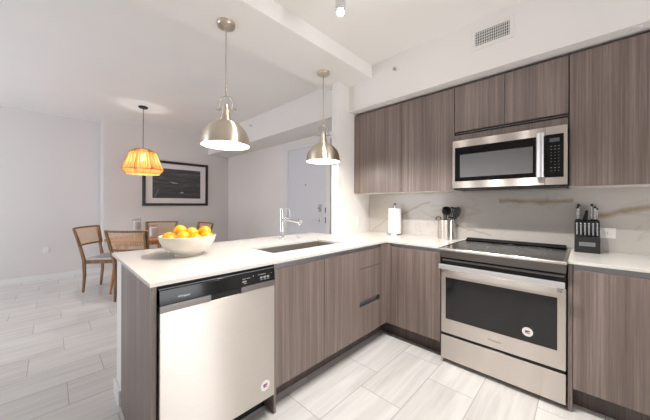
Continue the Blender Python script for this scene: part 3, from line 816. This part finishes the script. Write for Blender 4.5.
def make_chair():
    t = thing('dining_chair', (0, 0, 0), '', 'dining chair', 'cane-backed dining chairs round the table')
    # seat frame and cushion
    s = MB()
    s.bar([(-.20, .19, .435), (.20, .19, .435)], .02, .05, (0, 1, 0), .003); s.bar([(-.18, -.195, .435), (.18, -.195, .435)], .02, .05, (0, 1, 0), .003)
    s.bar([(-.205, .19, .435), (-.19, -.2, .435)], .02, .05, (1, 0, 0), .003); s.bar([(.205, .19, .435), (.19, -.2, .435)], .02, .05, (1, 0, 0), .003)
    s.build('seat_frame', 'walnut', t)
    q = MB(); q.prism([(-.232, .225), (.232, .225), (.218, -.185), (-.218, -.185)], 'z', .461, .497, .014); q.build('seat_cushion', 'cushion', t)
    for sx in (-1, 1):
        MB().bar([(sx * .205, .19, .46), (sx * .21, .195, .25), (sx * .222, .21, 0)], [.034, .03, .02], [.034, .03, .02], (1, 0, 0), .003).build('leg', 'walnut', t)
        MB().bar([(sx * .195, -.225, 0), (sx * .198, -.205, .25), (sx * .203, -.212, .47), (sx * .222, -.262, .72), (sx * .246, -.312, .925)],
                 [.02, .028, .032, .027, .022], [.024, .032, .036, .03, .024], (1, 0, 0), .003).build('leg', 'walnut', t)
    # curved back: top rail, bottom rail, side stiles, cane panel
    def curve(z, half, y0, sag, n=13): return [(half * (2 * k / (n - 1) - 1), y0 - sag * (1 - (2 * k / (n - 1) - 1) ** 2), z) for k in range(n)]
    b = MB()
    b.bar(curve(.920, .272, -.292, .06), .018, .026, (0, 1, .25), .003)
    b.bar(curve(.674, .25, -.238, .050), .018, .024, (0, 1, .25), .003)
    for sx in (-1, 1): b.bar([(sx * .266, -.294, .926), (sx * .245, -.239, .668)], .02, .018, (1, 0, 0), .003)
    b.build('back_frame', 'walnut', t)
    c = MB(); tb = bmesh.new()
    top = [tb.verts.new(p) for p in curve(.913, .260, -.290, .06)]; bot = [tb.verts.new(p) for p in curve(.682, .241, -.240, .05)]
    for k in range(12): tb.faces.new((top[k], top[k + 1], bot[k + 1], bot[k]))
    geom = bmesh.ops.solidify(tb, geom=tb.faces[:], thickness=.003)
    c._merge(tb); c.build('cane_panel', 'cane', t)
    return t
chair = make_chair()
CH = [((-3.825, -2.222), (.575, .818), 'cane-backed walnut dining chair at the far left, its whole side in view'),
      ((-3.045, -1.965), (-.70, .714), 'cane-backed walnut dining chair with its back to the camera, just past the peninsula end'),
      ((-4.24, -1.50), (.88, -.48), 'cane-backed dining chair across the table below the framed picture'),
      ((-3.60, -1.185), (.08, -1.0), 'dining chair at the far side of the table, only its back top above the fruit')]
for i, ((x_, y_), (fx_, fy_), lab) in enumerate(CH):
    o = chair if i == 0 else copy_tree(chair)
    o.location = (x_, y_, 0); o.rotation_euler = (0, 0, math.atan2(-fx_, fy_)); o['label'] = lab
# candle jars
def jar(x_, y_, r, hg, hw, label):
    t = thing('candle_jar', (x_, y_, .75), label, 'candle', 'candles on the dining table')
    MB().lathe([(0, 0), (r, 0), (r, hg), (r - .003, hg), (r - .003, .006), (0, .006)], (x_, y_, .7502), 36).build('glass', 'clear', t)
    MB().lathe([(0, .0065), (r - .0035, .0065), (r - .0035, hw), (.004, hw - .003), (0, hw - .003)], (x_, y_, .7502), 36).build('wax', 'wax', t)
jar(-3.63, -1.92, .058, .29, .25, 'tall clear glass candle jar with white wax at the left of the table')
jar(-3.47, -1.735, .062, .19, .155, 'short wide candle jar with white wax in the middle of the table')

# framed picture
t = thing('framed_picture', (XD, -1.015, 1.23), 'black framed monochrome photograph with white mat on the dining wall', 'picture')
a0, a1, c0, c1 = -1.63, -.405, 1.232, 2.135
f = MB(); w = .05
f.box(XD, XD + .035, a0, a1, c0, c0 + w, .003).box(XD, XD + .035, a0, a1, c1 - w, c1, .003).box(XD, XD + .035, a0, a0 + w, c0 + w, c1 - w, .003).box(XD, XD + .035, a1 - w, a1, c0 + w, c1 - w, .003)
f.build('frame', 'frame', t)
box(XD + .002, XD + .012, a0 + w, a1 - w, c0 + w, c1 - w).build('mat_board', 'mat', t)
ph = box(XD + .012, XD + .0135, -1.465, -.565, 1.385, 1.985).build('photograph', 'photo', t)
pb = MB().prism([(-1.14, 1.715), (-1.02, 1.70), (-1.00, 1.69), (-1.10, 1.69), (-1.2, 1.735)], 'x', XD + .0135, XD + .0142)
pb.build('photo_highlight', 'photo_light', ph)
pb = MB().prism([(-.98, 1.50), (-.93, 1.525), (-.90, 1.50), (-.93, 1.49)], 'x', XD + .0135, XD + .0142)
pb.build('photo_highlight', 'photo_light', ph)
pb = MB().prism([(-1.43, 1.40), (-1.425, 1.40), (-1.36, 1.56), (-1.365, 1.56)], 'x', XD + .0135, XD + .0142)
pb.build('photo_highlight', 'photo_light', ph)

# outlets and switch
def plate_y(x_, z_, w_, h_, y_, name, label, cat):
    t = thing(name, (x_, y_, z_ - h_ / 2), label, cat)
    box(x_ - w_ / 2, x_ + w_ / 2, y_ - .006, y_, z_ - h_ / 2, z_ + h_ / 2, .0015).build('plate', 'plastic_white', t)
    for s_ in (-1, 1):
        box(x_ + s_ * w_ * .22 - .016, x_ + s_ * w_ * .22 + .016, y_ - .008, y_ - .006, z_ - .014, z_ + .014, .001).build('socket', 'grey_plastic' if False else 'plastic_white', t)
        box(x_ + s_ * w_ * .22 - .006, x_ + s_ * w_ * .22 - .004, y_ - .0084, y_ - .008, z_ - .006, z_ + .006).build('slot', 'black_matte', t)
plate_y(1.46, 1.065, .13, .075, -.012, 'power_outlet', 'white double power outlet on the backsplash beside the knife block', 'power outlet')
t = thing('light_switch', (-.623, -.243, 1.01), 'white switch plate on the pier side wall left of the paper towel', 'light switch')
box(-.623, -.617, -.278, -.208, 1.01, 1.125, .0015).build('plate', 'plastic_white', t); box(-.617, -.614, -.26, -.226, 1.035, 1.10, .001).build('rocker', 'plastic_white', t)
t = thing('power_outlet', (XL, -2.894, .43), 'white power outlet low on the left wall', 'power outlet')
box(XL, XL + .006, -2.93, -2.858, .43, .545, .0015).build('plate', 'plastic_white', t)
for zz in (.462, .513): box(XL + .006, XL + .008, -2.908, -2.88, zz - .014, zz + .014, .001).build('socket', 'plastic_white', t)

# ================================================================== THINGS ON THE COUNTERS
# fruit bowl
bx, by = -.566, -2.196
B0 = CT
KB = .925
o = MB().lathe([(0, .0), (.085, 0), (.088, .006), (.084, .016), (.108, .026), (.15, .056), (.176, .095), (.186, .128), (.186, .133), (.182, .135), (.178, .13), (.167, .095), (.14, .062), (.10, .036), (0, .03)], (0, 0, 0), 72, mat=Matrix.Translation((bx, by, B0)) @ Matrix.Diagonal((KB, KB, 1.0, 1))).build('fruit_bowl', 'ceramic')
tag(o, 'large off-white footed ceramic bowl full of oranges on the peninsula', 'bowl')
def orange_mesh():
    m = MB(); m.ball((0, 0, 0), .0405, .97, 32)
    return m
PROTO = None
def add_orange(x_, y_, z_, tilt, label):
    global PROTO
    if PROTO is None:
        PROTO = orange_mesh().build('orange', 'orange', at=(0, 0, 0)); tag(PROTO, label, 'orange', 'oranges in the bowl')
        sb = MB().lathe([(0, 0), (.004, 0), (.005, .002), (.002, .003), (0, .003)], (0, 0, .0384), 10).build('stem_end', 'stem', PROTO)
        o = PROTO
    else:
        o = copy_tree(PROTO, None, label)
    o.location = (x_, y_, z_); o.rotation_euler = tilt
    return o
Ra = math.radians(43.743); Rv = Vector((math.cos(Ra), math.sin(Ra), 0)); Fv = Vector((-math.sin(Ra), math.cos(Ra), 0))
FRUIT = [(-.121, -.01, .122, 'leftmost orange, resting low against the bowl rim'),
         (-.068, -.085, .110, 'low orange at the front left, mostly hidden by the bowl rim'),
         (-.058, .025, .150, 'topmost orange on the left of the fruit pile'),
         (.004, -.062, .124, 'orange at the front middle of the fruit pile'),
         (.070, -.058, .118, 'orange at the front right of the fruit pile'),
         (.121, .015, .126, 'rightmost orange, high against the bowl rim'),
         (.070, .050, .142, 'orange at the back right, behind the front right one'),
         (.008, .035, .146, 'orange at the back middle of the fruit pile'),
         (-.065, .100, .122, 'orange at the far left of the bowl, hidden behind the topmost one'),
         (.03, .12, .122, 'orange at the far side of the bowl, hidden by the pile')]
FP = [Vector((bx, by, B0)) + Rv * a_ + Fv * b_ + Vector((0, 0, c_)) for a_, b_, c_, _ in FRUIT]
for it in range(200):                                  # push the fruit apart until none overlaps
    for i in range(len(FP)):
        for j in range(i):
            d_ = FP[i] - FP[j]; L_ = d_.length
            if L_ < .0812:
                q_ = d_ / L_ * (.0816 - L_) / 2; FP[i] = FP[i] + q_; FP[j] = FP[j] - q_
        rel = FP[i] - Vector((bx, by, 0)); zz = FP[i].z - B0; rr_ = math.hypot(rel.x, rel.y)
        lim = .122 if zz > .112 else .075 + max(0, zz - .075) * 1.25
        if rr_ > lim: FP[i].x = bx + rel.x * lim / rr_; FP[i].y = by + rel.y * lim / rr_
        FP[i].z = max(FP[i].z, B0 + .076)
for p_, f_ in zip(FP, FRUIT):
    add_orange(p_.x, p_.y, p_.z, (random.uniform(-1, 1), random.uniform(-1, 1), random.uniform(0, 6)), f_[3])

# paper towel
hx, hy = -.205, -.11
t = thing('paper_towel_holder', (hx, hy, CT), 'upright steel paper towel holder on the back counter', 'paper towel holder')
MB().lathe([(0, 0), (.078, 0), (.08, .004), (.076, .012), (0, .014)], (hx, hy, CT), 40).build('base', 'steel_plain', t)
MB().cyl((hx, hy), .006, CT + .013, CT + .335, 16).build('rod', 'chrome', t)
MB().lathe([(0, .33), (.009, .332), (.013, .345), (.011, .358), (0, .364)], (hx, hy, CT), 24).build('finial', 'grey_plastic', t)
t = thing('paper_towel_roll', (hx, hy, CT + .016), 'white paper towel roll standing on the steel holder', 'paper towel')
MB().lathe([(.0205, .016), (.07, .016), (.072, .02), (.072, .294), (.07, .298), (.0205, .298)], (hx, hy, CT), 56, True).build('paper', 'paper', t)
MB().lathe([(.0195, .0165), (.0204, .0165), (.0204, .2985), (.0195, .2985)], (hx, hy, CT), 32, True).build('core', 'card', t)

# utensil crock
ux, uy = .372, -.108
o = MB().lathe([(0, 0), (.080, 0), (.082, .003), (.082, .186), (.084, .188), (.084, .194), (.080, .194), (.0785, .186), (.0785, .006), (0, .006)], (ux, uy, CT), 56).build('utensil_crock', 'steel')
tag(o, 'stainless steel crock holding black cooking utensils left of the stove', 'utensil holder')
def utensil(name, ang, lean, length, kind, label):
    """a black utensil standing in the crock; ang = lean direction"""
    dirv = Vector((math.cos(ang) * math.sin(lean), math.sin(ang) * math.sin(lean), math.cos(lean)))
    p0 = Vector((ux + math.cos(ang) * .012, uy + math.sin(ang) * .012, CT + .02))
    t = thing(name, p0, label, 'cooking utensil', 'black utensils in the steel crock')
    e = p0 + dirv * length
    MB().tube([p0, p0 + dirv * length * .5, e], [.006, .0055, .0045], 10).build('handle', 'black_matte', t)
    # head in a plane facing the camera side
    side = Vector((.72, .69, 0)); side = (side - dirv * side.dot(dirv)).normalized(); nrm = dirv.cross(side)
    m = Matrix(((side.x, nrm.x, dirv.x, e.x), (side.y, nrm.y, dirv.y, e.y), (side.z, nrm.z, dirv.z, e.z), (0, 0, 0, 1)))
    h = MB(); hs = 1.22 if kind in ('ladle', 'spoon', 'turner') else 1.0
    if kind == 'ladle':
        h.lathe([(.0, -.034), (.018, -.03), (.033, -.012), (.037, .006), (.035, .006), (.031, -.01), (.017, -.027), (0, -.031)], (0, 0, 0), 28,
                mat=m @ Matrix.Translation((0, -.01, .03)) @ Matrix.Rotation(PI / 2.3, 4, 'X'))
    elif kind == 'turner':
        for k in range(5): h.box(-.034 + k * .0155, -.028 + k * .0155 + .0, -.0015, .0015, .0, .085, mat=m)
        h.box(-.034, .034, -.0015, .0015, .075, .088, .001, mat=m); h.box(-.034, .034, -.0015, .0015, -.004, .008, .001, mat=m)
    elif kind == 'spoon':
        h.prism([(.03 * math.sin(a_), .042 - .046 * math.cos(a_)) for a_ in [2 * PI * k / 24 for k in range(24)]], 'y', -.004, .004, .002, mat=m)
    elif kind == 'server':
        h.prism([(.026 * math.sin(a_), .04 - .042 * math.cos(a_)) for a_ in [2 * PI * k / 20 for k in range(20)]], 'y', -.006, .006, .002, mat=m)
        for k in range(5): h.box(-.022 + k * .0105, -.018 + k * .0105, -.02, .0, .065, .075, mat=m)
    elif kind == 'stub':
        h.box(-.008, .008, -.003, .003, -.01, .03, .002, mat=m)
    else:
        h.tube([m @ Vector(p) for p in ((0, 0, 0), (-.03, 0, .01), (-.045, 0, .0), (-.05, 0, -.02))], .0045, 8)
    h.b.transform(m @ Matrix.Scale(hs, 4) @ m.inverted()); h.build('head', 'black_matte', t)
LK = Vector((.72, .69)); LA = math.atan2(.69, .72)
utensil('ladle', LA - 2.2, .08, .225, 'ladle', 'black ladle with round cup in the middle of the crock')
utensil('serving_spoon', LA - .15, .33, .21, 'spoon', 'black oval spoon leaning right in the crock')
utensil('slotted_turner', LA - 1.0, .26, .20, 'turner', 'black slotted turner leaning right behind the spoon in the crock')
utensil('pasta_server', LA + 1.2, .2, .23, 'server', 'black toothed pasta server at the back of the crock')
utensil('can_opener', LA + PI, .24, .205, 'hook', 'black hooked utensil leaning left over the crock rim')
utensil('tongs', LA + PI - 1.3, .12, .27, 'stub', 'thin black utensil handle standing highest in the crock')

# knife block and knives
kx, ky = 1.376, -.102
t = thing('knife_block', (kx, ky, CT), 'black knife block with two tiers of steel knives right of the stove', 'knife block')
kb = MB()
KW = .134
kb.prism([(ky - .075, CT), (ky + .085, CT), (ky + .085, CT + .232), (ky + .0, CT + .222), (ky - .02, CT + .118), (ky - .075, CT + .112)], 'x', kx - KW / 2, kx + KW / 2, .003)
kbo = kb.build('block', 'black_block', t)
box(kx - .042, kx + .042, ky - .0775, ky - .075, CT + .048, CT + .076, .0008).build('name_plate', 'alu', t)
bxp = MB()
for k in range(4): bxp.box(kx - .03 + k * .016, kx - .02 + k * .016, ky - .0782, ky - .0775, CT + .058, CT + .066)
bxp.build('plate_marks', 'grey_plastic', t)
def knife_mb_steak():
    return MB().box(-.006, .006, -.009, .009, 0, .105, .004)
sk = None
nm = ['first', 'second', 'third', 'fourth', 'fifth', 'sixth']
for k in range(6):
    x_ = kx - .0525 + k * .021
    lab = nm[k] + ' steak knife from the left in the front row of the knife block'
    if sk is None:
        sk = thing('steak_knife', (0, 0, 0), lab, 'knife', 'steak knives in the front of the block')
        MB().box(-.0042, .0042, -.008, .008, .0, .085, .003).build('handle', 'knife_steel', sk)
        MB().box(-.0046, .0046, -.0083, .0083, .085, .098, .003).build('butt_cap', 'chrome', sk)
        MB().box(-.0048, .0048, -.0086, .0086, -.001, .010, .001).build('bolster', 'black_matte', sk)
        MB().box(-.001, .001, -.007, .007, -.06, -.001).build('blade', 'knife_steel', sk)
        o = sk
    else: o = copy_tree(sk, None, lab)
    o.location = (x_, ky - .048, CT + .117)
ck = None
for (dx, dy, L, tilt, mat_, lab) in ((-.050, .03, .105, .10, 0, 'big steel-handled knife at the left front of the upper tier'), (-.046, .062, .125, .06, 0, 'tallest steel-handled knife at the left back of the upper tier'),
                             (.026, .066, .125, .06, 0, 'steel-handled knife at the right back of the upper tier'), (.042, .03, .108, .12, 0, 'steel-handled knife at the right front of the upper tier'),
                             (.052, .060, .095, .05, 0, 'shorter steel-handled knife at the far right of the upper tier')):
    if ck is None:
        ck = thing('chef_knife', (0, 0, 0), lab, 'knife', 'large knives in the back of the block')
        MB().bar([(0, 0, 0), (0, -.003, .05), (0, .004, .09), (0, .002, .115)], [.013, .015, .014, .016], [.022, .026, .022, .028], (1, 0, 0), .003).build('handle', 'knife_steel', ck)
        MB().box(-.0075, .0075, -.014, .014, .108, .128, .004).build('butt_cap', 'black_matte', ck)
        MB().box(-.0072, .0072, -.013, .013, -.002, .012, .001).build('bolster', 'black_matte', ck)
        MB().box(-.001, .001, -.012, .012, -.15, -.002).build('blade', 'knife_steel', ck)
        o = ck
    else: o = copy_tree(ck, None, lab)
    o.location = (kx + dx, ky + dy, CT + .2275); o.scale = (1, 1, L / .128); o.rotation_euler = (0, 0, 0)
t = thing('carving_knife', (kx - .008, ky + .04, CT + .22), 'short black-handled knife in the middle of the knife block top', 'knife')
MB().bar([(kx - .012, ky + .04, CT + .226), (kx - .006, ky + .04, CT + .265), (kx, ky + .04, CT + .305)], [.03, .024, .014], [.018, .018, .014], (1, 0, 0), .003).build('handle', 'black_matte', t)
MB().box(kx - .014, kx - .012, ky + .034, ky + .046, CT + .10, CT + .226).build('blade', 'knife_steel', t)
